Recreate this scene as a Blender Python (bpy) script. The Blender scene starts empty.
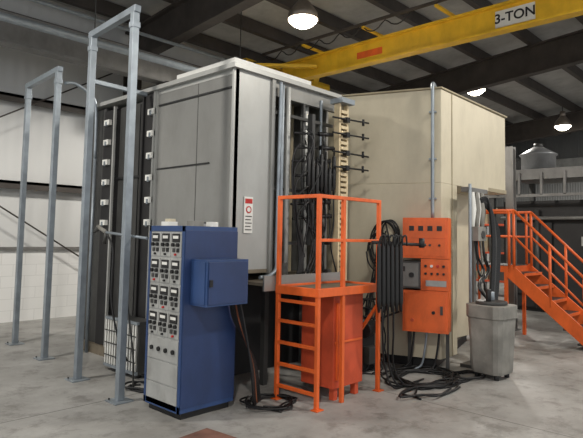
import bpy, bmesh, math, random
from mathutils import Vector, Matrix
random.seed(7)
S=bpy.context.scene
try:
    S.view_settings.view_transform='Standard'
except Exception: pass

def lin(c):
    r=[]
    for v in c:
        v/=255.0
        r.append(v/12.92 if v<=0.04045 else ((v+0.055)/1.055)**2.4)
    return r+[1.0]

def mat(name,col,rough=0.5,metal=0.0,var=0.12,scale=4.0,bump=0.0,stretch=(1,1,1),col2=None,bscale=None,dirt=0.22):
    m=bpy.data.materials.new(name); m.use_nodes=True
    nt=m.node_tree; b=nt.nodes['Principled BSDF']
    c=lin(col)
    tc=nt.nodes.new('ShaderNodeTexCoord'); mp=nt.nodes.new('ShaderNodeMapping')
    mp.inputs['Scale'].default_value=stretch
    nt.links.new(tc.outputs['Object'],mp.inputs['Vector'])
    n=nt.nodes.new('ShaderNodeTexNoise'); n.inputs['Scale'].default_value=scale; n.inputs['Detail'].default_value=6
    nt.links.new(mp.outputs[0],n.inputs['Vector'])
    r=nt.nodes.new('ShaderNodeValToRGB')
    r.color_ramp.elements[0].position=0.32; r.color_ramp.elements[1].position=0.68
    d=lin(col2) if col2 else [x*(1-var*2) for x in c[:3]]+[1]
    r.color_ramp.elements[0].color=d
    r.color_ramp.elements[1].color=[min(1,x*(1+var)) for x in c[:3]]+[1]
    nt.links.new(n.outputs['Fac'],r.inputs['Fac'])
    mp2=nt.nodes.new('ShaderNodeMapping'); mp2.inputs['Scale'].default_value=(2.5,2.5,1.2)
    nt.links.new(tc.outputs['Object'],mp2.inputs['Vector'])
    g=nt.nodes.new('ShaderNodeTexNoise'); g.inputs['Scale'].default_value=1.6; g.inputs['Detail'].default_value=8; g.inputs['Roughness'].default_value=0.7
    nt.links.new(mp2.outputs[0],g.inputs['Vector'])
    gr=nt.nodes.new('ShaderNodeValToRGB'); gr.color_ramp.elements[0].position=0.34; gr.color_ramp.elements[1].position=0.56
    gr.color_ramp.elements[0].color=(1-dirt,1-dirt*1.03,1-dirt*1.08,1); gr.color_ramp.elements[1].color=(1,1,1,1)
    nt.links.new(g.outputs['Fac'],gr.inputs['Fac'])
    mx=nt.nodes.new('ShaderNodeMix'); mx.data_type='RGBA'; mx.blend_type='MULTIPLY'; mx.inputs[0].default_value=1
    nt.links.new(r.outputs['Color'],mx.inputs[6]); nt.links.new(gr.outputs['Color'],mx.inputs[7])
    nt.links.new(mx.outputs[2],b.inputs['Base Color'])
    b.inputs['Roughness'].default_value=rough; b.inputs['Metallic'].default_value=metal
    if bump:
        n2=nt.nodes.new('ShaderNodeTexNoise'); n2.inputs['Scale'].default_value=bscale or scale*3
        bp=nt.nodes.new('ShaderNodeBump'); bp.inputs['Strength'].default_value=bump; bp.inputs['Distance'].default_value=0.02
        nt.links.new(tc.outputs['Object'],n2.inputs['Vector'])
        nt.links.new(n2.outputs['Fac'],bp.inputs['Height']); nt.links.new(bp.outputs[0],b.inputs['Normal'])
    return m
def emat(name,col,st):
    m=bpy.data.materials.new(name); m.use_nodes=True
    b=m.node_tree.nodes['Principled BSDF']
    b.inputs['Base Color'].default_value=lin(col)
    b.inputs['Emission Color'].default_value=lin(col); b.inputs['Emission Strength'].default_value=st
    return m

M_gray=mat('booth_grey_metal',(148,148,145),0.32,0.4,0.06,0.8,0.06,bscale=1.3,dirt=.10)
M_gray2=mat('booth_grey_light',(170,171,168),0.4,0.25,0.04,1.5,dirt=.08)
M_dgray=mat('dark_grey_metal',(74,74,73),0.5,0.3,0.12,3)
M_black=mat('black_rubber',(22,22,24),0.5,0,0.1,6)
M_blackp=mat('black_panel_and_void',(32,31,32),0.6,0,0.15,3)
M_white=mat('white_plastic',(225,225,220),0.4,0,0.04,3,dirt=.1)
M_galv=mat('galvanised_steel',(148,157,165),0.42,0.4,0.08,8,dirt=.12)
M_beige=mat('beige_paint',(196,187,164),0.5,0,0.04,0.9,0.02,dirt=.10)
M_beige2=mat('beige_paint_dark',(156,145,120),0.55,0,0.08,3)
M_orange=mat('orange_paint',(228,102,42),0.45,0,0.06,4,dirt=.22)
M_orange2=mat('orange_dusty',(200,80,46),0.6,0,0.12,3)
M_blue=mat('blue_paint',(44,70,116),0.42,0,0.06,3,dirt=.18)
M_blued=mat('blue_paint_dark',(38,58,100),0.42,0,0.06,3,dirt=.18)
M_panel=mat('instrument_panel',(166,167,165),0.5,0.1,0.06,5,dirt=.3)
M_yellow=mat('crane_yellow',(230,184,46),0.45,0,0.06,3,dirt=.15)
M_steeld=mat('roof_steel_brown',(70,64,60),0.6,0.1,0.12,3)
M_steelg=mat('runway_steel_grey',(122,121,119),0.5,0.2,0.12,3)
M_roof=mat('roof_insulation',(172,172,170),0.8,0,0.06,2,dirt=.15)
M_cream=mat('cream_rack',(218,200,164),0.5,0,0.08,5,dirt=.15)
M_red=mat('red_print',(190,40,35),0.5)
M_bin=mat('dusty_bin_grey',(138,136,130),0.7,0.1,0.12,5,0.15)
M_chrome=mat('tank_silver',(150,152,155),0.35,0.6,0.05,3)
M_rust=mat('rusty_plate',(120,84,72),0.8,0,0.2,4)
M_skin=mat('tray_brown',(124,114,98),0.6,0.2,0.15,4)
M_copper=mat('cable_orange_brown',(140,80,50),0.6)

def floor_mat():
    m=bpy.data.materials.new('concrete_floor'); m.use_nodes=True
    nt=m.node_tree; b=nt.nodes['Principled BSDF']; L=nt.links
    tc=nt.nodes.new('ShaderNodeTexCoord')
    n=nt.nodes.new('ShaderNodeTexNoise'); n.inputs['Scale'].default_value=0.9; n.inputs['Detail'].default_value=10; n.inputs['Roughness'].default_value=0.68
    L.new(tc.outputs['Object'],n.inputs['Vector'])
    r=nt.nodes.new('ShaderNodeValToRGB')
    r.color_ramp.elements[0].position=0.32; r.color_ramp.elements[0].color=lin((130,128,124))
    r.color_ramp.elements[1].position=0.66; r.color_ramp.elements[1].color=lin((174,173,170))
    L.new(n.outputs['Fac'],r.inputs['Fac'])
    n3=nt.nodes.new('ShaderNodeTexNoise'); n3.inputs['Scale'].default_value=3.2; n3.inputs['Detail'].default_value=10; n3.inputs['Roughness'].default_value=0.75
    L.new(tc.outputs['Object'],n3.inputs['Vector'])
    r3=nt.nodes.new('ShaderNodeValToRGB'); r3.color_ramp.elements[0].position=0.38; r3.color_ramp.elements[0].color=(0.45,0.43,0.41,1)
    r3.color_ramp.elements[1].position=0.49; r3.color_ramp.elements[1].color=(1,1,1,1)
    L.new(n3.outputs['Fac'],r3.inputs['Fac'])
    mx=nt.nodes.new('ShaderNodeMix'); mx.data_type='RGBA'; mx.blend_type='MULTIPLY'; mx.inputs[0].default_value=0.6
    L.new(r.outputs['Color'],mx.inputs[6]); L.new(r3.outputs['Color'],mx.inputs[7])
    br=nt.nodes.new('ShaderNodeTexBrick'); br.offset=0; br.inputs['Scale'].default_value=1
    br.inputs['Brick Width'].default_value=5; br.inputs['Row Height'].default_value=5; br.inputs['Mortar Size'].default_value=0.008
    br.inputs['Color1'].default_value=(1,1,1,1); br.inputs['Color2'].default_value=(0.95,0.95,0.95,1); br.inputs['Mortar'].default_value=(0.35,0.34,0.33,1)
    L.new(tc.outputs['Object'],br.inputs['Vector'])
    mx2=nt.nodes.new('ShaderNodeMix'); mx2.data_type='RGBA'; mx2.blend_type='MULTIPLY'; mx2.inputs[0].default_value=0.8
    L.new(mx.outputs[2],mx2.inputs[6]); L.new(br.outputs['Color'],mx2.inputs[7])
    L.new(mx2.outputs[2],b.inputs['Base Color'])
    rr=nt.nodes.new('ShaderNodeMapRange'); rr.inputs['To Min'].default_value=0.42; rr.inputs['To Max'].default_value=0.65
    L.new(n3.outputs['Fac'],rr.inputs['Value']); L.new(rr.outputs[0],b.inputs['Roughness'])
    bp=nt.nodes.new('ShaderNodeBump'); bp.inputs['Strength'].default_value=0.08; bp.inputs['Distance'].default_value=0.02
    L.new(n3.outputs['Fac'],bp.inputs['Height']); L.new(bp.outputs[0],b.inputs['Normal'])
    return m
def corr_mat(name,col,axis,freq,st=.4):
    m=bpy.data.materials.new(name); m.use_nodes=True
    nt=m.node_tree; b=nt.nodes['Principled BSDF']; L=nt.links
    tc=nt.nodes.new('ShaderNodeTexCoord')
    w=nt.nodes.new('ShaderNodeTexWave'); w.bands_direction=axis; w.inputs['Scale'].default_value=freq; w.inputs['Distortion'].default_value=0
    L.new(tc.outputs['Object'],w.inputs['Vector'])
    bp=nt.nodes.new('ShaderNodeBump'); bp.inputs['Strength'].default_value=st; bp.inputs['Distance'].default_value=0.03
    L.new(w.outputs['Fac'],bp.inputs['Height']); L.new(bp.outputs[0],b.inputs['Normal'])
    n=nt.nodes.new('ShaderNodeTexNoise'); n.inputs['Scale'].default_value=0.8
    L.new(tc.outputs['Object'],n.inputs['Vector'])
    r=nt.nodes.new('ShaderNodeValToRGB'); c=lin(col)
    r.color_ramp.elements[0].color=[x*0.85 for x in c[:3]]+[1]; r.color_ramp.elements[1].color=c
    L.new(n.outputs['Fac'],r.inputs['Fac']); L.new(r.outputs['Color'],b.inputs['Base Color'])
    b.inputs['Roughness'].default_value=0.5
    return m
def block_mat():
    m=bpy.data.materials.new('painted_block'); m.use_nodes=True
    nt=m.node_tree; b=nt.nodes['Principled BSDF']; L=nt.links
    tc=nt.nodes.new('ShaderNodeTexCoord'); mp=nt.nodes.new('ShaderNodeMapping'); mp.inputs['Rotation'].default_value=(math.radians(-90),0,0)
    L.new(tc.outputs['Object'],mp.inputs['Vector'])
    br=nt.nodes.new('ShaderNodeTexBrick'); br.inputs['Scale'].default_value=1
    br.inputs['Brick Width'].default_value=0.4; br.inputs['Row Height'].default_value=0.2; br.inputs['Mortar Size'].default_value=0.005
    br.inputs['Color1'].default_value=lin((222,222,220)); br.inputs['Color2'].default_value=lin((219,219,217)); br.inputs['Mortar'].default_value=lin((204,204,202))
    L.new(mp.outputs[0],br.inputs['Vector']); L.new(br.outputs['Color'],b.inputs['Base Color'])
    b.inputs['Roughness'].default_value=0.55
    return m
M_floor=floor_mat(); M_wall=corr_mat('white_wall_panel',(208,209,208),'X',1.6,.15); M_wallr=corr_mat('grey_wall_panel',(104,106,106),'Y',3.2); M_block=block_mat()

class B:
    def __init__(s,name): s.name=name; s.bm=bmesh.new(); s.mats=[]
    def mi(s,m):
        if m not in s.mats: s.mats.append(m)
        return s.mats.index(m)
    def box(s,x0,x1,y0,y1,z0,z1,m):
        return s.hexa([(x0,y0),(x1,y0),(x1,y1),(x0,y1)],z0,z1,m)
    def hexa(s,poly,z0,z1,m):
        i=s.mi(m); a=[s.bm.verts.new((p[0],p[1],z0)) for p in poly]; b=[s.bm.verts.new((p[0],p[1],z1)) for p in poly]
        n=len(poly); fs=[s.bm.faces.new(list(reversed(a))),s.bm.faces.new(b)]
        for k in range(n): fs.append(s.bm.faces.new((a[k],a[(k+1)%n],b[(k+1)%n],b[k])))
        for f in fs: f.material_index=i
        return a+b
    def obox(s,c,size,m,u=(1,0,0),v=(0,1,0)):
        u=Vector(u).normalized(); v=Vector(v); v=(v-u*v.dot(u)).normalized(); w=u.cross(v); c=Vector(c); i=s.mi(m)
        vs=[]
        for dz in(-.5,.5):
            for dx,dy in((-.5,-.5),(.5,-.5),(.5,.5),(-.5,.5)):
                vs.append(s.bm.verts.new(c+u*dx*size[0]+v*dy*size[1]+w*dz*size[2]))
        for q in((3,2,1,0),(4,5,6,7),(0,1,5,4),(1,2,6,5),(2,3,7,6),(3,0,4,7)):
            f=s.bm.faces.new([vs[k] for k in q]); f.material_index=i
    def bar(s,p0,p1,w,h,m):
        p0=Vector(p0);p1=Vector(p1);d=p1-p0
        up=Vector((0,0,1)) if abs(d.normalized().z)<0.95 else Vector((0,1,0))
        side=up.cross(d).normalized()
        s.obox((p0+p1)/2,(d.length,w,h),m,d,side)
    def cyl(s,p0,p1,r,m,seg=14,r2=None):
        s.sweep([p0,p1],[r,r if r2 is None else r2],m,seg)
    def sweep(s,pts,rs,m,seg=8,cap=True):
        i=s.mi(m); pts=[Vector(p) for p in pts]; rings=[]; prev=None
        for k,p in enumerate(pts):
            d=(pts[min(k+1,len(pts)-1)]-pts[max(k-1,0)])
            if d.length<1e-7: d=Vector((0,0,1))
            d.normalize()
            if prev is None: a=d.orthogonal().normalized()
            else:
                a=prev-d*prev.dot(d)
                a=a.normalized() if a.length>1e-5 else d.orthogonal().normalized()
            prev=a; b=d.cross(a); r=rs[k] if isinstance(rs,(list,tuple)) else rs
            rings.append([s.bm.verts.new(p+(a*math.cos(t)+b*math.sin(t))*r) for t in [2*math.pi*j/seg for j in range(seg)]])
        for k in range(len(rings)-1):
            for j in range(seg):
                f=s.bm.faces.new((rings[k][j],rings[k][(j+1)%seg],rings[k+1][(j+1)%seg],rings[k+1][j])); f.material_index=i; f.smooth=True
        if cap:
            for rg,rev in((rings[0],True),(rings[-1],False)):
                f=s.bm.faces.new(list(reversed(rg)) if rev else rg); f.material_index=i
    def hose(s,ctrl,r,m,seg=8,sub=6):
        c=[Vector(p) for p in ctrl]; c=[c[0]*2-c[1]]+c+[c[-1]*2-c[-2]]; out=[]
        for k in range(1,len(c)-2):
            p0,p1,p2,p3=c[k-1:k+3]
            for j in range(sub):
                t=j/sub
                out.append(0.5*((2*p1)+(p2-p0)*t+(2*p0-5*p1+4*p2-p3)*t*t+(3*p1-p0-3*p2+p3)*t**3))
        out.append(c[-2]); s.sweep(out,r,m,seg)
    def done(s,bev=0.0):
        me=bpy.data.meshes.new(s.name); s.bm.normal_update(); s.bm.to_mesh(me); s.bm.free()
        for m in s.mats: me.materials.append(m)
        o=bpy.data.objects.new(s.name,me); S.collection.objects.link(o)
        if bev:
            md=o.modifiers.new('bevel','BEVEL'); md.width=bev; md.segments=2; md.limit_method='ANGLE'; md.angle_limit=math.radians(50)
        return o
def text(body,size,m,loc,xd,yd,name,parent,ext=0.002):
    cu=bpy.data.curves.new(name,'FONT'); cu.body=body; cu.size=size; cu.align_x='CENTER'; cu.align_y='CENTER'; cu.extrude=ext; cu.offset=size*0.018
    cu.materials.append(m); o=bpy.data.objects.new(name,cu); S.collection.objects.link(o)
    x=Vector(xd).normalized(); y=Vector(yd).normalized(); z=x.cross(y)
    mw=Matrix((x,y,z)).transposed().to_4x4(); mw.translation=Vector(loc); o.matrix_world=mw; o.parent=parent
    return o

# ---------------- room ----------------
b=B('floor'); b.box(-8,26,-10,10.9,-0.1,0,M_floor); b.done()
b=B('wall_north')
b.box(-8,24.2,10.4,10.5,1.25,6.0,M_wall); b.box(-8,24.2,10.33,10.5,0,1.25,M_block)
b.box(-8,24.2,10.28,10.5,1.25,1.31,M_steelg)
b.done()
b=B('wall_east'); b.box(24,24.1,-8,10.4,0,7.2,M_wallr); b.box(23.9,24.1,-8,10.3,2.9,3.05,M_steeld)
b.box(23.92,24.0,-8,10.3,0,2.9,M_blackp)
b.box(23.9,24,-8,10.3,4.45,4.6,M_steeld)
b.box(23.93,24,-8,10.3,4.6,4.95,M_panel)  # lighter strip puts the far wall's lit band into its colour
b.done()
for i,z in enumerate((2.42,3.95,5.3)):
    b=B('trim_%d'%(i+1)); b.box(-8,23.9,10.2,10.4,z,z+0.05,M_steeld); b.box(-8,23.9,10.2,10.22,z-0.09,z+0.05,M_steeld); b.done()
def rz(y): return 5.95+0.083*(10.4-y)
b=B('ceiling')
i=b.mi(M_roof)
vs=[b.bm.verts.new(p) for p in((-8,-8,rz(-8)),(24.2,-8,rz(-8)),(24.2,10.5,rz(10.5)),(-8,10.5,rz(10.5)))]
vt=[b.bm.verts.new(v.co+Vector((0,0,0.1))) for v in vs]
b.bm.faces.new(vs); b.bm.faces.new(list(reversed(vt)))
for k in range(4): b.bm.faces.new((vs[k],vt[k],vt[(k+1)%4],vs[(k+1)%4]))
b.done()
b=B('roof_purlins')
y=9.7
while y>-7:
    z=rz(y); b.box(-8,24,y-0.03,y+0.03,z-0.26,z-0.02,M_steeld); b.box(-8,24,y-0.04,y+0.08,z-0.28,z-0.25,M_steeld); y-=1.25
b.done()
for X in(-1.5,5.8,13.1,20.4):
    b=B('roof_rafter')
    for(dz0,dz1,w)in((-0.95,-0.91,0.11),(-0.3,-0.26,0.11),(-0.93,-0.28,0.012)):
        i=b.mi(M_steeld); p=[]
        for yy in(-8,10.2):
            for dx,dz in((-w,dz0),(w,dz0),(w,dz1),(-w,dz1)): p.append(b.bm.verts.new((X+dx,yy,rz(yy)+dz)))
        for q in((0,1,2,3),(7,6,5,4),(0,4,5,1),(1,5,6,2),(2,6,7,3),(3,7,4,0)): b.bm.faces.new([p[k] for k in q])
    bmesh.ops.recalc_face_normals(b.bm,faces=b.bm.faces[:])
    b.done()
    b=B('building_column')
    b.box(X-.11,X+.11,9.85,9.88,0,5.1,M_steeld); b.box(X-.11,X+.11,10.16,10.19,0,5.1,M_steeld); b.box(X-.008,X+.008,9.88,10.16,0,5.1,M_steeld)
    b.box(X-.1,X+.1,8.6,9.88,4.15,4.4,M_steeld)
    b.done()
b=B('wall_cross_bracing')
b.cyl((-1.5,10.1,0.6),(5.8,10.1,5.0),0.014,M_steeld); b.cyl((-1.5,10.15,5.0),(5.8,10.15,0.6),0.014,M_steeld)
b.done()
b=B('crane_runway_beam')
b.box(-8,23.8,8.78,9.02,4.86,4.9,M_steelg); b.box(-8,23.8,8.78,9.02,4.42,4.46,M_steelg); b.box(-8,23.8,8.89,8.91,4.46,4.86,M_steelg)
b.box(-8,23.8,8.87,8.93,4.9,4.95,M_steeld)
b.done()
b=B('overhead_pipe'); b.cyl((-7.5,8.1,4.55),(7.2,8.1,4.55),0.06,M_galv); b.cyl((-7.5,8.3,5.0),(7.2,8.3,5.0),0.03,M_galv)
for x in(-4,0,4,7): b.cyl((x,8.1,4.55),(x,8.1,6.12),0.008,M_dgray)
b.done()
# crane
b=B('overhead_crane')
b.box(8.79,8.81,-7,8.7,5.03,5.42,M_yellow); b.box(8.7,8.9,-7,8.7,5.0,5.035,M_yellow); b.box(8.7,8.9,-7,8.7,5.42,5.46,M_yellow)
b.box(7.7,10.5,8.72,8.76,5.02,5.34,M_yellow);b.box(7.7,10.5,9.04,9.08,5.02,5.34,M_yellow);b.box(7.7,10.5,8.72,9.08,5.32,5.36,M_yellow)
for x in(7.95,10.25):
    b.cyl((x,8.76,5.07),(x,9.04,5.07),0.12,M_dgray,18)
b.box(7.9,8.2,8.5,8.74,5.05,5.3,M_dgray)
b.obox((9.3,8.1,5.2),(1.3,.06,.12),M_yellow,(1,1,0),(0,0,1)); b.obox((8.3,8.1,5.2),(1.3,.06,.12),M_yellow,(-1,1,0),(0,0,1))
b.box(8.15,8.19,1,8.7,5.52,5.57,M_steeld)
for y in(1.5,3,4.5,6,7.5): b.box(8.15,8.85,y-.03,y+.03,5.46,5.50,M_yellow)
pts=[]
for k in range(29):
    pts.append((8.17,5.0+k*0.13,5.50-0.14*abs(math.sin(k*math.pi/4))))
b.hose(pts,0.012,M_black,6,2)
b.box(8.775,8.79,3.12,3.76,5.08,5.36,M_white)
b.box(8.78,8.79,6.0,6.6,5.15,5.28,M_orange)
cr=b.done()
text('3-TON',0.22,M_black,(8.772,3.44,5.22),(0,-1,0),(0,0,1),'capacity_label',cr)
# lamps in view, plus unseen ones added off-screen for lighting
M_hood=mat('lamp_hood_aluminium',(150,140,130),0.4,0.6); M_lens=emat('lamp_lens',(255,244,222),14)
for X,Y,z in((-0.5,6.4,5.4),(6.84,6.3,5.3),(14.1,6.6,5.62),(19.4,6.05,5.4),(-0.5,0,5.9),(6.84,0,5.9),(14.1,0,5.9)):
    b=B('high_bay_lamp')
    b.cyl((X,Y,z+.32),(X,Y,z+.5),0.09,M_hood,20); b.sweep([(X,Y,z),(X,Y,z+.12),(X,Y,z+.26),(X,Y,z+.34)],[.27,.25,.15,.09],M_hood,28)
    b.cyl((X,Y,z-.03),(X,Y,z+.01),0.24,M_lens,28,0.255); b.sweep([(X,Y,z-.13),(X,Y,z-.08),(X,Y,z-.03)],[.10,.19,.23],M_lens,24)
    b.cyl((X,Y,z+.48),(X,Y,rz(Y)-.06),0.015,M_dgray)
    o=b.done()
    l=bpy.data.lights.new('lamp_light','SPOT'); l.energy=620; l.color=(1,.95,.87); l.shadow_soft_size=.2; l.spot_size=math.radians(172); l.spot_blend=.4
    lo=bpy.data.objects.new('lamp_light',l); S.collection.objects.link(lo); lo.location=(X,Y,z-.35); lo.parent=o

# ---------------- steel frames ----------------
def frame(x0,y0,x1,y1,h,ex=None):
    b=B('steel_post_frame'); w=.068
    for x,y in((x0,y0),(x1,y1)):
        b.box(x-w/2,x+w/2,y-w/2,y+w/2,0.01,h,M_galv); b.box(x-.1,x+.1,y-.1,y+.1,0,.012,M_galv)
        for dx in(-.07,.07):
            b.cyl((x+dx,y+.07,.01),(x+dx,y+.07,.03),.01,M_dgray,6)
        b.box(x-w/2-.008,x+w/2+.008,y-w/2-.008,y+w/2+.008,h-.16,h-.1,M_galv)
    b.bar((x0,y0-.05,h+.03),(x1,y1+.05,h+.03),w,.07,M_galv)
    if ex: ex(b)
    b.done(.004)
frame(2.83,4.89,2.90,5.90,3.80,lambda b:(b.bar((2.90,5.9,3.3),(3.64,5.95,3.3),.05,.05,M_galv)))
frame(3.06,7.14,3.14,8.32,3.68)

# ---------------- grey spray booth ----------------
b=B('powder_spray_booth')
H=3.33
b.box(3.71,3.76,4.35,5.80,0.12,H,M_gray)
b.box(3.705,3.712,4.35,5.80,3.28,H,M_gray2)
for y in(4.36,5.78): b.box(3.685,3.71,y-.012,y+.018,.12,H,M_gray2)
b.box(3.695,3.712,4.40,5.75,3.13,3.15,M_black); b.box(3.695,3.712,4.75,5.75,2.36,2.375,M_black); b.box(3.695,3.712,4.4,5.75,1.32,1.345,M_dgray)
for y in(4.98,): b.box(3.707,3.712,y,y+.008,.12,3.28,M_dgray)
b.box(3.70,3.80,5.80,6.08,0.1,H,M_blackp); b.box(3.67,3.71,5.80,5.83,.1,H+.02,M_gray2); b.box(3.67,3.71,6.05,6.08,.1,H+.02,M_blackp)
b.box(3.76,3.80,6.08,6.76,0.1,3.27,M_dgray); b.box(3.74,3.765,6.08,6.76,2.3,2.33,M_black);
for y in(6.25,6.42,6.6): b.box(3.75,3.762,y,y+.012,.1,3.25,M_black)
b.box(3.70,3.80,6.76,7.08,0.1,3.25,M_blackp); b.box(3.67,3.71,6.76,6.79,.1,3.28,M_gray2); 
b.box(3.72,3.78,7.08,7.5,0.1,3.3,M_dgray)
for yy in(5.76,6.84):
    for k in range(6):
        z=3.08-k*.27; b.box(3.655,3.70,yy+.04,yy+.17,z-.035,z+.035,M_white); b.box(3.64,3.665,yy+.09,yy+.11,z-.05,z+.01,M_galv)
b.box(3.71,4.26,4.35,4.40,1.2,H,M_gray2); b.box(4.22,4.27,4.32,4.42,1.15,H,M_gray)
b.box(3.71,4.26,4.345,4.352,1.2,1.24,M_skin)
b.box(3.76,5.40,7.45,7.5,0.1,H,M_dgray); b.box(5.36,5.40,4.5,7.45,0,H,M_gray)
b.box(3.65,5.42,4.3,7.55,H,H+.05,M_gray2)
b.box(3.70,4.9,4.36,5.4,H+.05,H+.12,M_white)
b.box(4.27,5.36,5.25,5.3,1.15,H,M_gray)
b.box(4.24,4.27,4.42,5.3,1.15,H,M_dgray)
b.box(4.27,5.36,4.42,5.3,1.1,1.15,M_skin)
b.box(4.26,5.4,4.36,4.42,3.16,H,M_gray)
b.box(5.40,5.84,5.0,5.05,.0,3.2,M_dgray)
b.box(3.95,5.35,4.9,7.3,0.0,1.1,M_blackp)  # black block puts the dark void under the booth into colour
for x,y in((3.75,4.4),(4.25,4.4),(5.3,4.4)): b.box(x-.03,x+.03,y-.03,y+.03,0,1.2,M_dgray)
b.box(3.82,5.1,3.98,4.35,1.10,1.13,M_skin); b.box(3.82,5.1,3.97,3.99,1.05,1.2,M_gray)
def pipe(x,y,z0,z1,r,m): b.cyl((x,y,z0),(x,y,z1),r,m,12)
pipe(4.36,4.3,1.2,3.28,.022,M_galv); pipe(4.47,4.32,1.3,3.28,.03,M_gray2); pipe(4.62,4.5,1.15,3.25,.06,M_gray2); pipe(4.80,4.38,1.15,3.2,.02,M_dgray); pipe(4.95,4.5,1.15,3.2,.05,M_gray2); pipe(5.08,4.35,1.15,3.25,.018,M_galv)
b.box(4.5,4.56,4.7,4.76,1.15,3.3,M_black); b.box(5.1,5.18,4.9,4.98,1.15,3.3,M_beige2); b.box(4.68,4.76,4.95,5.02,1.15,3.3,M_black)
b.hose([(4.31,4.29,3.3),(4.31,4.28,3.2),(4.30,4.28,2.4),(4.29,4.28,1.45),(4.27,4.26,1.25),(4.15,4.25,1.17),(4.02,4.25,1.16)],.02,M_galv,10)
for z in(2.95,2.1,1.5): b.box(4.25,5.3,4.34,4.37,z,z+.035,M_dgray)
b.box(3.66,3.72,4.35,7.5,0.0,0.12,M_skin)
b.done(.003)
b=B('warning_sign'); b.box(3.86,3.98,4.336,4.345,1.62,2.0,M_white); b.box(3.87,3.97,4.333,4.337,1.93,1.98,M_red); b.cyl((3.92,4.337,1.865),(3.92,4.332,1.865),.038,M_red,20); b.cyl((3.92,4.333,1.865),(3.92,4.331,1.865),.025,M_white,20)
for k in range(5): b.box(3.875,3.965-(k%2)*.015,4.333,4.337,1.79-k*.035,1.80-k*.035,M_dgray)
b.done()
b=B('booth_conduit'); b.hose([(3.15,7.15,3.55),(3.3,7.15,3.57),(3.5,7.15,3.47),(3.6,7.15,3.3),(3.62,7.15,2.6)],.022,M_galv); b.cyl((3.62,7.15,2.6),(3.62,7.15,0.0),.022,M_galv); b.done()

# toothed reciprocator column with guns
b=B('gun_reciprocator')
cx,cy=5.24,4.15
b.box(cx-.09,cx-.06,cy-.03,cy+.05,0,3.2,M_cream); b.box(cx+.06,cx+.09,cy-.03,cy+.05,0,3.2,M_cream); b.box(cx-.07,cx+.07,cy+.02,cy+.06,0,3.2,M_beige2)
for k in range(46):
    z=.25+k*.063; b.box(cx-.06,cx+.06,cy-.04,cy-.005,z,z+.036,M_cream)
b.box(cx-.12,cx+.12,cy-.08,cy+.12,0,.03,M_dgray)
b.box(cx-.12,cx+.12,cy-.1,cy+.09,3.2,3.26,M_galv)
for z,a in((3.0,.3),(2.82,.1),(2.6,-.1),(2.42,.05)):
    b.cyl((cx-.25,cy-.06,z),(cx+.38,cy-.12,z+.06*a),.011,M_black,8)
    b.box(cx-.03,cx+.03,cy-.1,cy-.04,z-.03,z+.03,M_black); b.cyl((cx+.28,cy-.11,z-.03),(cx+.28,cy-.11,z+.05),.016,M_black,8)
for k in range(7):
    z=2.75-k*.16; x0=4.42+.03*math.sin(k*2.1)
    b.cyl((x0+.05,4.22,z),(x0+.50,4.18,z+.04),.014,M_black,8); b.cyl((x0+.42,4.18,z+.035),(x0+.62,4.14,z+.05),.026,M_black,10); b.cyl((x0+.5,4.165,z+.04),(x0+.49,4.15,z-.09),.017,M_dgray,8)
b.box(4.72,4.77,4.17,4.24,1.5,3.0,M_dgray)
for k in range(7):
    x=4.62+k*.075; z=2.55-.07*(k%3)
    b.sweep([(x,4.13,z+.1),(x,4.13,z),(x,4.13,z-.02),(x,4.13,z-.38),(x,4.13,z-.40),(x,4.13,z-.5)],[.010,.010,.024,.024,.012,.010],M_black,8)
    b.hose([(x,4.13,z-.5),(x+.02,4.14,z-.8),(x+random.uniform(-.1,.1),4.15,1.5),(x+random.uniform(-.1,.1),4.12,1.17)],.009,M_black,6)
for k in range(5):
    z=2.62-.17*k; x=4.40+.02*k
    b.hose([(x+.2,4.15,z),(x+.08,4.08,z+.03),(x-.04,4.12,z-.15),(x-.02+.03*k,4.14,z-.55),(x+.1,4.14,1.4),(x+.05,4.12,1.17)],.009,M_black,6)
for k in range(3):
    x=4.55+random.random()*.5; z=2.85-random.random()*.4
    b.hose([(x,4.16,z),(x+.05,4.1,z-.12),(x+random.uniform(-.2,.15),4.15,z-.6),(x+random.uniform(-.2,.2),4.15,1.5),(x+random.uniform(-.1,.1),4.12,1.17)],.010,M_black,6)
b.done()

# ---------------- orange platform ----------------
b=B('operator_platform'); o=M_orange
X0,X1,Y0,Y1=3.99,4.97,3.42,3.94; D=1.09; T=2.0; w=.038
def post(x,y,z0,z1): b.box(x-w/2,x+w/2,y-w/2,y+w/2,z0,z1,o)
post(X0,Y0,0,T); post(X0,Y1,0,T); post(X1,Y0,0,T); post(X1,Y1,0,D); post(4.36,Y0,0,T)
b.box(X0-.02,X1+.02,Y0-.02,Y1+.02,D-.03,D,M_skin)
for a in((X0-.025,X1+.025,Y0-.03,Y0+.01),(X0-.025,X1+.025,Y1-.01,Y1+.02),(X0-.03,X0+.01,Y0,Y1),(X1-.01,X1+.03,Y0,Y1)): b.box(*a,D-.06,D+.02,o)
b.box(X0,X1,Y0-.02,Y0+.02,T-.035,T,o); b.box(X0-.02,X0+.02,Y0,Y1,T-.035,T,o); b.box(X0,X1,Y0-.016,Y0+.016,1.55,1.58,o)
for z in(.12,.33,.54,.75,.95): b.box(X0-.018,X0+.018,Y0,Y1,z,z+.03,o)
for x,y in((X0,Y0),(X0,Y1),(X1,Y0)): b.box(x-.05,x+.05,y-.05,y+.03,0,.012,o)
b.hexa([(4.3,3.48),(4.78,3.48),(4.78,3.9),(4.3,3.9)],.12,D-.06,M_orange2); b.box(4.34,4.4,3.5,3.56,0,.12,M_orange2); b.box(4.68,4.74,3.5,3.56,0,.12,M_orange2)
b.box(4.32,4.76,3.468,3.48,.55,.57,M_orange); b.box(4.34,4.38,3.46,3.48,.2,.95,M_orange)
b.bar((X1,Y0,.9),(X1,Y1,.2),.03,.03,o)
b.done(.003)
b=B('hanging_spray_guns')
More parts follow.
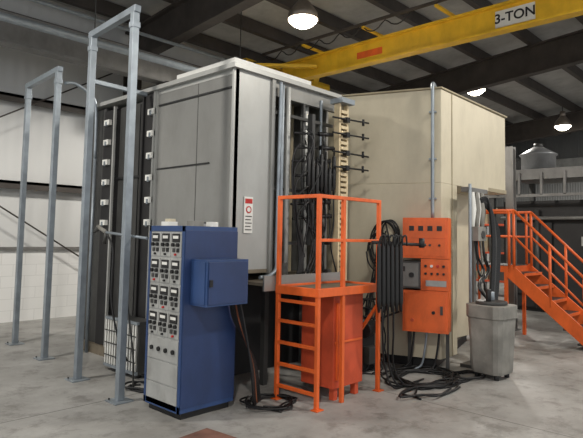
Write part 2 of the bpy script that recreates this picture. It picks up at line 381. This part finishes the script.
b.cyl((4.72,3.33,1.55),(5.3,3.05,1.53),.016,M_black); 
for k in range(6):
    x=4.76+k*.05; y=3.27-k*.02
    b.sweep([(x,y,1.56),(x,y,1.50),(x+.005,y,.95),(x+.005,y,.84)],[.012,.022,.026,.012],M_black,8)
    b.hose([(x,y,1.5),(x,y-.02,1.6),(x+.02,y-.05,1.62),(x+.04,y-.05,1.52)],.01,M_black,6)
for k in range(3):
    b.hose([(4.8+k*.1,3.25,.9),(4.85+k*.1,3.28,.6),(5.0+k*.08,3.35,.25),(5.1+k*.1,3.3,.03),(5.5+k*.1,3.3,.02)],.011,M_black,6)
b.cyl((5.26,3.07,1.50),(5.26,3.07,1.60),.03,M_black); b.cyl((4.95,3.2,1.5),(4.95,3.2,1.64),.02,M_black)
b.done()

# ---------------- beige booth ----------------
b=B('beige_cyclone_booth')
C=(6.33,3.42); Lp=(5.86,4.68)
up=[C,(8.50,3.5),(8.50,6.2),(5.86,6.2),Lp]
lo=[C,(6.78,3.435),(6.80,4.0),(8.45,4.0),(8.45,6.15),(5.88,6.15),Lp]
b.hexa(up,2.3,3.50,M_beige); b.hexa(lo,.12,2.3,M_beige)
b.hexa([(C[0]-.02,C[1]-.02),(8.52,3.47),(8.52,6.23),(5.83,6.23),(5.83,4.68)],3.50,3.525,M_beige2)
b.hexa([(6.36,3.5),(8.4,4.1),(8.4,6.1),(5.98,6.1),(5.94,4.68)],0,.12,M_black)
b.box(6.62,6.632,3.42,3.435,.12,3.50,M_beige2); b.box(6.64,8.48,3.475,3.49,2.3,2.36,M_beige2)
fd=Vector((Lp[0]-C[0],Lp[1]-C[1],0)).normalized(); fn=Vector((-fd.y,fd.x,0))
if fn.dot(Vector((-1,-1,0)))<0: fn=-fn
def fp(s_,d,z): return Vector((C[0],C[1],z))+fd*s_+fn*d
b.done(.006)
b=B('wall_conduit')
b.hose([fp(.10,-.3,3.56),fp(.10,-.02,3.58),fp(.10,.045,3.53),fp(.10,.05,3.38),fp(.10,.05,2.4),fp(.10,.05,1.85)],.022,M_galv,10)
for z in(3.2,2.6,2.1): b.obox(fp(.10,.03,z),(.09,.05,.02),M_galv,fd,fn)
b.done()
b=B('orange_control_cabinet')
def cb(s0,s1,d0,d1,z0,z1,m): b.obox(fp((s0+s1)/2,(d0+d1)/2,(z0+z1)/2),(abs(s1-s0),abs(d1-d0),z1-z0),m,fd,fn)
def kn(s_,d,z,r,m,l=.03): b.cyl(fp(s_,d,z),fp(s_,d+l,z),r,m,12)
cb(-.12,.42,.01,.30,1.36,1.85,M_orange); cb(-.12,.20,.01,.30,.98,1.355,M_orange); cb(-.12,.42,.01,.29,.48,.975,M_orange)
cb(-.09,.39,.30,.309,1.39,1.82,M_orange)
cb(-.1,.4,.309,.311,1.60,1.605,M_orange2)
for k in range(4):
    cb(-.05+k*.11,.01+k*.11,.307,.314,1.69,1.75,M_black)
    kn(-.02+k*.11,.307,1.52,.014,M_dgray if k%2 else M_black,.025)
for k in range(4): kn(-.07+k*.07,.30,1.27,.016,[M_black,M_red,M_white,M_black][k]); kn(-.07+k*.07,.30,1.18,.014,M_black)
cb(-.1,.14,.30,.308,1.03,1.1,M_panel)
cb(-.09,.39,.29,.297,.51,.94,M_orange)
kn(.05,.297,.72,.02,M_black,.02); kn(.30,.297,.62,.02,M_orange2,.02); cb(-.06,-.03,.297,.32,.7,.8,M_dgray)
cb(.20,.50,.02,.34,1.0,1.32,M_dgray); cb(.22,.48,.34,.348,1.02,1.30,M_steelg); kn(.3,.348,1.16,.03,M_black,.03); cb(.38,.46,.348,.355,1.2,1.26,M_black)
for k in range(3):
    b.hose([fp(.0+k*.15,.15,.5),fp(.02+k*.15,.15,.3),fp(.06+k*.15,.16,.08),fp(.12+k*.17,.2,.015)],.014,M_black if k!=1 else M_galv,8)
cb(-.10,-.06,.02,.06,0,.48,M_dgray); cb(.36,.40,.02,.06,0,.48,M_dgray)
b.done(.004)
b=B('coiled_air_hoses')
for k in range(6):
    c0=fp(.62+.03*k,.08+.02*(k%3),1.62-.04*k); r=.12+.02*(k%4); pts=[]
    for j in range(15):
        a=math.pi*2*j/14; pts.append(c0+fd*math.cos(a)*r+Vector((0,0,math.sin(a)*r*1.7))+fn*.01*j/3)
    b.hose(pts,.011,M_black,6,3)
for k in range(9):
    s0=.52+random.random()*.35
    b.hose([fp(s0,.1,1.85-random.random()*.3),fp(s0+random.uniform(-.1,.1),.13,1.4),fp(s0+random.uniform(0,.2),.16,.9),fp(s0+random.uniform(-.1,.3),.2+random.random()*.15,.4),fp(s0+random.uniform(-.2,.4),.35+random.random()*.2,.03),fp(s0+random.uniform(-.6,.4),.4+random.random()*.35,.02)],.010,M_black,6)
for k in range(4):
    b.hose([fp(.5,.1,.98-.1*k),fp(.75,.2,.95-.12*k),fp(1.0,.25,.9-.1*k),fp(1.15,.2,.7-.1*k),fp(1.1,.2,.3),fp(1.0,.3,.03)],.013,M_black,6)
b.done()
def tangle(name,cx,cy,rx,ry,n,m=M_black,r=.011):
    b=B(name)
    for k in range(n):
        pts=[]; a0=random.random()*6.28
        for j in range(9):
            a=a0+j*.7; q=.5+.5*random.random()
            pts.append((cx+math.cos(a)*rx*q,cy+math.sin(a)*ry*q,.012+.012*(k%3)))
        b.hose(pts,r,m,6,5)
    b.done()
tangle('floor_cables',5.75,3.35,.55,.42,10); tangle('floor_cables',3.8,3.85,.30,.28,6,r=.009); tangle('floor_cables',5.4,3.0,.6,.2,3)
tangle('floor_cables',6.2,3.05,.35,.2,4)
b=B('black_pump_unit')
b.box(5.45,5.75,4.0,4.4,0,.42,M_blackp); b.cyl((5.45,3.95,.5),(5.75,4.05,.5),.09,M_black); b.box(5.5,5.7,3.9,4.0,.1,.3,M_dgray); b.cyl((5.6,4.1,.42),(5.6,4.1,.6),.05,M_dgray)
b.done(.01)

# ---------------- hopper drum and gun mover at right ----------------
b=B('powder_hopper_bin')
cx,cy=6.46,2.84
i=b.mi(M_bin)
pr=None
for (r,z) in((.22,.06),(.23,.1),(.265,.68),(.285,.70),(.285,.84)):
    rr=[]
    for j in range(4):
        for dj in(-.22,0,.22):
            a=math.pi/4+math.pi/2*j+dj-.1
            rr.append(b.bm.verts.new((cx+r*(1.02 if dj==0 else 1)*math.cos(a),cy+r*(1.02 if dj==0 else 1)*math.sin(a),z)))
    if pr:
        for k in range(12): b.bm.faces.new((pr[k],pr[(k+1)%12],rr[(k+1)%12],rr[k])).material_index=i
    else: b.bm.faces.new(list(reversed(rr)))
    pr=rr
b.bm.faces.new(pr)
b.cyl((cx,cy,.84),(cx,cy,.88),.18,M_dgray,20); b.cyl((cx-.08,cy,.88),(cx-.08,cy,1.02),.03,M_black); b.cyl((cx+.07,cy+.03,.88),(cx+.07,cy+.03,.98),.035,M_galv)
for a in range(4):
    x=cx+.17*math.cos(a*1.57+.7); y=cy+.17*math.sin(a*1.57+.7); b.cyl((x,y,0),(x,y,.07),.03,M_black)
b.done(.008)
b=B('gun_mover_stand')
mx,my=6.82,3.24
b.box(mx-.03,mx+.03,my-.03,my+.03,0,2.25,M_steelg); b.box(mx-.16,mx+.16,my-.1,my+.1,0,.04,M_dgray)
b.box(mx-.22,mx+.34,my-.05,my+.05,2.2,2.26,M_steelg)
b.cyl((mx-.20,my-.06,2.3),(mx-.20,my-.06,.5),.02,M_galv)
for k in range(5):
    x=mx-.12+k*.07; y=my-.06-.02*(k%2)
    b.sweep([(x,y,2.2),(x,y,2.1),(x+.01,y,1.98),(x,y,1.86),(x,y,1.76)],[.02,.032,.04,.03,.02],M_white if k in(0,2) else M_bin,10)
    b.hose([(x,y,1.76),(x+random.uniform(-.05,.05),y-.03,1.4),(x+random.uniform(-.1,.1),y-.06,1.2),(cx+random.uniform(-.1,.15),cy+.12,1.05),(cx,cy+.05,.89)],.015,M_black if k!=2 else M_bin,6)
for k in range(8):
    b.hose([(mx+.02,my-.08,2.12),(mx+.15+.025*k,my-.14,2.1-.03*k),(mx+.27+.032*k,my-.14,1.6),(mx+.24+.03*k,my-.13,.95),(mx+.12+.02*k,my-.13,.4),(mx-.0,my-.13,.05)],.018,M_black if k!=3 else M_dgray,6)
b.box(mx-.18,mx+.04,my-.16,my-.06,1.58,1.76,M_bin); b.cyl((mx-.05,my-.17,1.66),(mx-.05,my-.15,1.66),.05,M_dgray,16)
b.done(.003)

# ---------------- blue control cabinet ----------------
b=B('blue_control_cabinet')
x0,x1,y0,y1=2.90,3.50,4.02,4.57; Hc=1.67
b.box(x0,x1,y0,y1,.06,Hc,M_blue); b.box(x0+.03,x1-.03,y0+.03,y1-.03,0,.06,M_black)
b.box(x0-.012,x0,y0,y0+.03,.06,Hc,M_blue); b.box(x0-.012,x0,y1-.03,y1,.06,Hc,M_blue); b.box(x0-.012,x0,y0,y1,Hc-.05,Hc,M_blue); b.box(x0-.012,x0,y0,y1,.06,.12,M_blue)
b.box(x0-.005,x0+.01,y0+.03,y1-.03,.12,Hc-.05,M_panel)
ya,yb=y0+.035,y1-.035; top=Hc-.055
z=top
for r_ in range(4):
    z1=z; z0=z-.225
    wd=(yb-ya)/3
    for k in range(3):
        a=ya+k*wd
        b.box(x0-.012,x0-.004,a+.004,a+wd-.004,z0+.004,z1-.004,M_panel)
        c=a+wd/2
        b.box(x0-.02,x0-.012,c-.055,c+.055,z1-.09,z1-.015,M_black); b.box(x0-.022,x0-.02,c-.04,c+.04,z1-.06,z1-.034,M_white)
        b.cyl((x0-.012,c-.035,z1-.115),(x0-.035,c-.035,z1-.115),.017,M_black,12); b.cyl((x0-.012,c+.035,z1-.115),(x0-.035,c+.035,z1-.115),.017,M_black,12)
        b.box(x0-.018,x0-.012,c-.05,c-.01,z1-.18,z1-.145,M_black); b.box(x0-.018,x0-.012,c+.01,c+.05,z1-.18,z1-.145,M_dgray)
        b.cyl((x0-.012,c,z1-.2),(x0-.03,c,z1-.2),.01,M_red if (k+r_)%3==0 else M_black,10)
    z=z0-.012
for k in range(3):
    h=.2; b.box(x0-.012,x0-.004,ya+.004,yb-.004,z-h+.006,z-.004,M_panel)
    if k==0:
        for j in range(4): b.cyl((x0-.012,ya+.07+j*.11,z-.1),(x0-.03,ya+.07+j*.11,z-.1),.02,M_black,12)
    z-=h
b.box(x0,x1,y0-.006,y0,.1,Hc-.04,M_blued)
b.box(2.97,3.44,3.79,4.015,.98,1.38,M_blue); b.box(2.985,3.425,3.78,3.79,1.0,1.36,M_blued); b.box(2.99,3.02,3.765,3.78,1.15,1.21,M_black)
b.box(2.962,2.97,3.81,4.0,1.0,1.36,M_blue)
for (x,y,dx,dy,h,m) in((2.94,4.34,.1,.12,.04,M_white),(3.07,4.14,.12,.1,.05,M_bin),(3.02,4.46,.08,.06,.07,M_beige),(3.22,4.29,.15,.1,.03,M_panel),(3.24,4.09,.08,.08,.045,M_white),(3.36,4.42,.08,.1,.05,M_dgray)):
    b.box(x,x+dx,y,y+dy,Hc,Hc+h,m)
for k in range(8):
    yy=3.85+k*.02; b.hose([(3.40,yy,1.0),(3.46,yy,.8),(3.54+.025*k,yy-.02,.4),(3.60+.03*k,yy,.06),(3.66+.03*k,yy+.05,.02)],.010,M_copper if k==3 else M_black,6)
b.done(.003)
b=B('manual_spray_gun')
b.cyl((2.9,4.62,1.55),(2.92,5.45,1.60),.014,M_galv); b.cyl((2.92,5.45,1.60),(2.93,5.65,1.66),.022,M_bin); b.cyl((2.92,5.45,1.61),(2.92,5.48,1.48),.018,M_dgray); b.cyl((2.93,5.62,1.65),(2.93,5.74,1.60),.03,M_dgray,10,.015)
b.hose([(2.92,5.42,1.58),(2.95,5.35,1.4),(2.93,5.3,.9),(2.98,5.2,.5),(3.05,5.15,.3)],.011,M_black,6)
b.hose([(2.92,5.2,1.58),(2.95,5.1,1.45),(2.99,5.12,1.0),(3.05,5.05,.4),(3.1,5.1,.02)],.010,M_dgray,6)
b.done()
b=B('louvred_heat_exchanger')
b.box(3.36,3.56,5.45,6.15,.05,.62,M_dgray)
b.box(3.33,3.36,5.45,6.15,.05,.08,M_galv); b.box(3.33,3.36,5.45,6.15,.59,.62,M_galv)
for k in range(13):
    y=5.48+k*.054; b.obox((3.345,y,.335),(.03,.014,.5),M_white,(1,.4,0),(0,1,0))
for k in range(3): b.box(3.322,3.33,5.46,6.14,.18+k*.14,.19+k*.14,M_dgray)
b.box(3.4,3.44,5.5,5.54,0,.05,M_black); b.box(3.4,3.44,6.0,6.04,0,.05,M_black)
b.done()
tangle('floor_cables',3.2,5.15,.15,.22,3)

# ---------------- stairs ----------------
b=B('orange_stairs'); o=M_orange
sx0,sx1=8.98,9.72; yt=3.62; dz=1.18
for x in(sx0,sx1):
    b.bar((x,yt+.05,dz-.05),(x,yt-dz+.0,-.02+.12),.04,.2,o)
    for (y,z) in((yt-.05,dz),(yt-.6,dz-.55),(yt-1.08,.14)):
        b.cyl((x,y,z-.05),(x,y,z+.9),.022,o,10)
    b.cyl((x,yt-.05,dz+.9),(x,yt-1.1,.14+.9),.022,o,10); b.cyl((x,yt-.05,dz+.48),(x,yt-1.1,.14+.48),.018,o,10)
n=6
for k in range(n):
    z=dz-dz*(k+.5)/n-.02; y=yt-dz*(k+.5)/n; b.box(sx0,sx1,y-.11,y+.11,z-.015,z+.015,M_dgray); b.box(sx0,sx1,y-.125,y-.11,z-.03,z+.015,o)
b.box(sx0-.02,sx1+.02,yt,5.4,dz-.1,dz,o); b.box(sx0,sx1,yt,5.4,dz,dz+.01,M_dgray)
for x in(sx0,sx1):
    for y in(3.65,4.5,5.35): b.cyl((x,y,0 if y>3.7 else dz-.05),(x,y,dz+.9),.022,o,10)
    b.cyl((x,3.57,dz+.9),(x,5.35,dz+.9),.022,o,10); b.cyl((x,3.57,dz+.48),(x,5.35,dz+.48),.018,o,10)
    b.bar((x,3.7,0),(x,3.7,dz),.05,.05,o)
b.done()

# ---------------- right background ----------------
b=B('elevated_conveyor_deck')
b.box(12.6,15.2,0.4,5.6,3.1,3.18,M_steelg); b.box(12.55,12.62,0.4,5.6,2.95,3.18,M_steelg)
for k in range(11): b.box(12.5,12.56,.5+k*.48,.55+k*.48,2.6,3.1,M_steelg)
b.box(12.5,12.56,.4,5.6,2.56,2.62,M_steelg)
for y in(.5,3.3,5.5):
    for x in(12.6,15.1): b.box(x-.06,x+.06,y-.06,y+.06,0,3.1,M_dgray)
b.done()
b=B('silver_tank'); tx,ty=13.45,4.75
b.sweep([(tx,ty,3.18),(tx,ty,3.58),(tx,ty,3.6),(tx,ty,3.62),(tx,ty,3.78),(tx,ty,3.8)],[.38,.38,.42,.42,.14,.12],M_chrome,32); b.cyl((tx,ty,3.8),(tx,ty,3.88),.1,M_dgray,16)
b.done()
b=B('parts_washer'); 
b.box(13.0,14.9,.8,5.4,.1,2.5,M_blackp); b.box(12.96,13.0,2.0,2.7,.5,1.9,M_blackp); b.box(12.94,12.99,3.5,3.7,1.5,1.7,M_panel); b.box(12.93,13,4.3,5.2,.4,2.0,M_blackp)
for k in range(4): b.cyl((12.9,1+k*1.2,.1),(12.9,1+k*1.2,2.3),.05,M_dgray)
b.box(13.1,14.9,.9,5.3,0,.1,M_black); b.cyl((12.85,.8,2.1),(12.85,5.4,2.1),.04,M_steelg)
b.done()
b=B('steel_support_post'); b.box(10.0,10.02,3.98,4.12,0,3.3,M_steelg); b.box(10.12,10.14,3.98,4.12,0,3.3,M_steelg); b.box(10.02,10.12,4.045,4.055,0,3.3,M_steelg); b.box(9.95,10.19,3.93,4.17,0,.02,M_steelg); b.done()
b=B('dark_storage_rack')
for y in(5.9,7.4,8.9):
    for x in(15.5,16.4): b.box(x-.04,x+.04,y-.04,y+.04,0,2.6,M_dgray)
for z in(.4,1.2,2.0):
    b.box(15.5,16.4,5.9,8.9,z,z+.05,M_orange2)
    for k in range(6): b.box(15.6,16.3,6.0+k*.48,6.35+k*.48,z+.05,z+.35+.1*(k%3),[M_blackp,M_dgray,M_beige2][k%3])
b.done()
b=B('steel_floor_plate'); b.obox((2.68,3.46,.006),(.6,.45,.012),M_rust,(1,.1,0),(0,1,0)); b.done()

# ---------------- light/world ----------------
w=bpy.data.worlds.new('World'); S.world=w; w.use_nodes=True
bg=w.node_tree.nodes['Background']; bg.inputs[0].default_value=(.96,.98,1,1); bg.inputs[1].default_value=1.08

# ---------------- camera ----------------
cam=bpy.data.cameras.new('camera'); co=bpy.data.objects.new('camera',cam); S.collection.objects.link(co)
cam.sensor_width=36; cam.lens=556/583*36; cam.clip_end=200; cam.shift_y=-24/583
m=Matrix.Rotation(math.radians(-46.5),4,'Z')@Matrix.Rotation(math.radians(90+4.2),4,'X')@Matrix.Rotation(math.radians(1.1),4,'Z')
m.translation=Vector((0,0,1.6)); co.matrix_world=m
S.camera=co
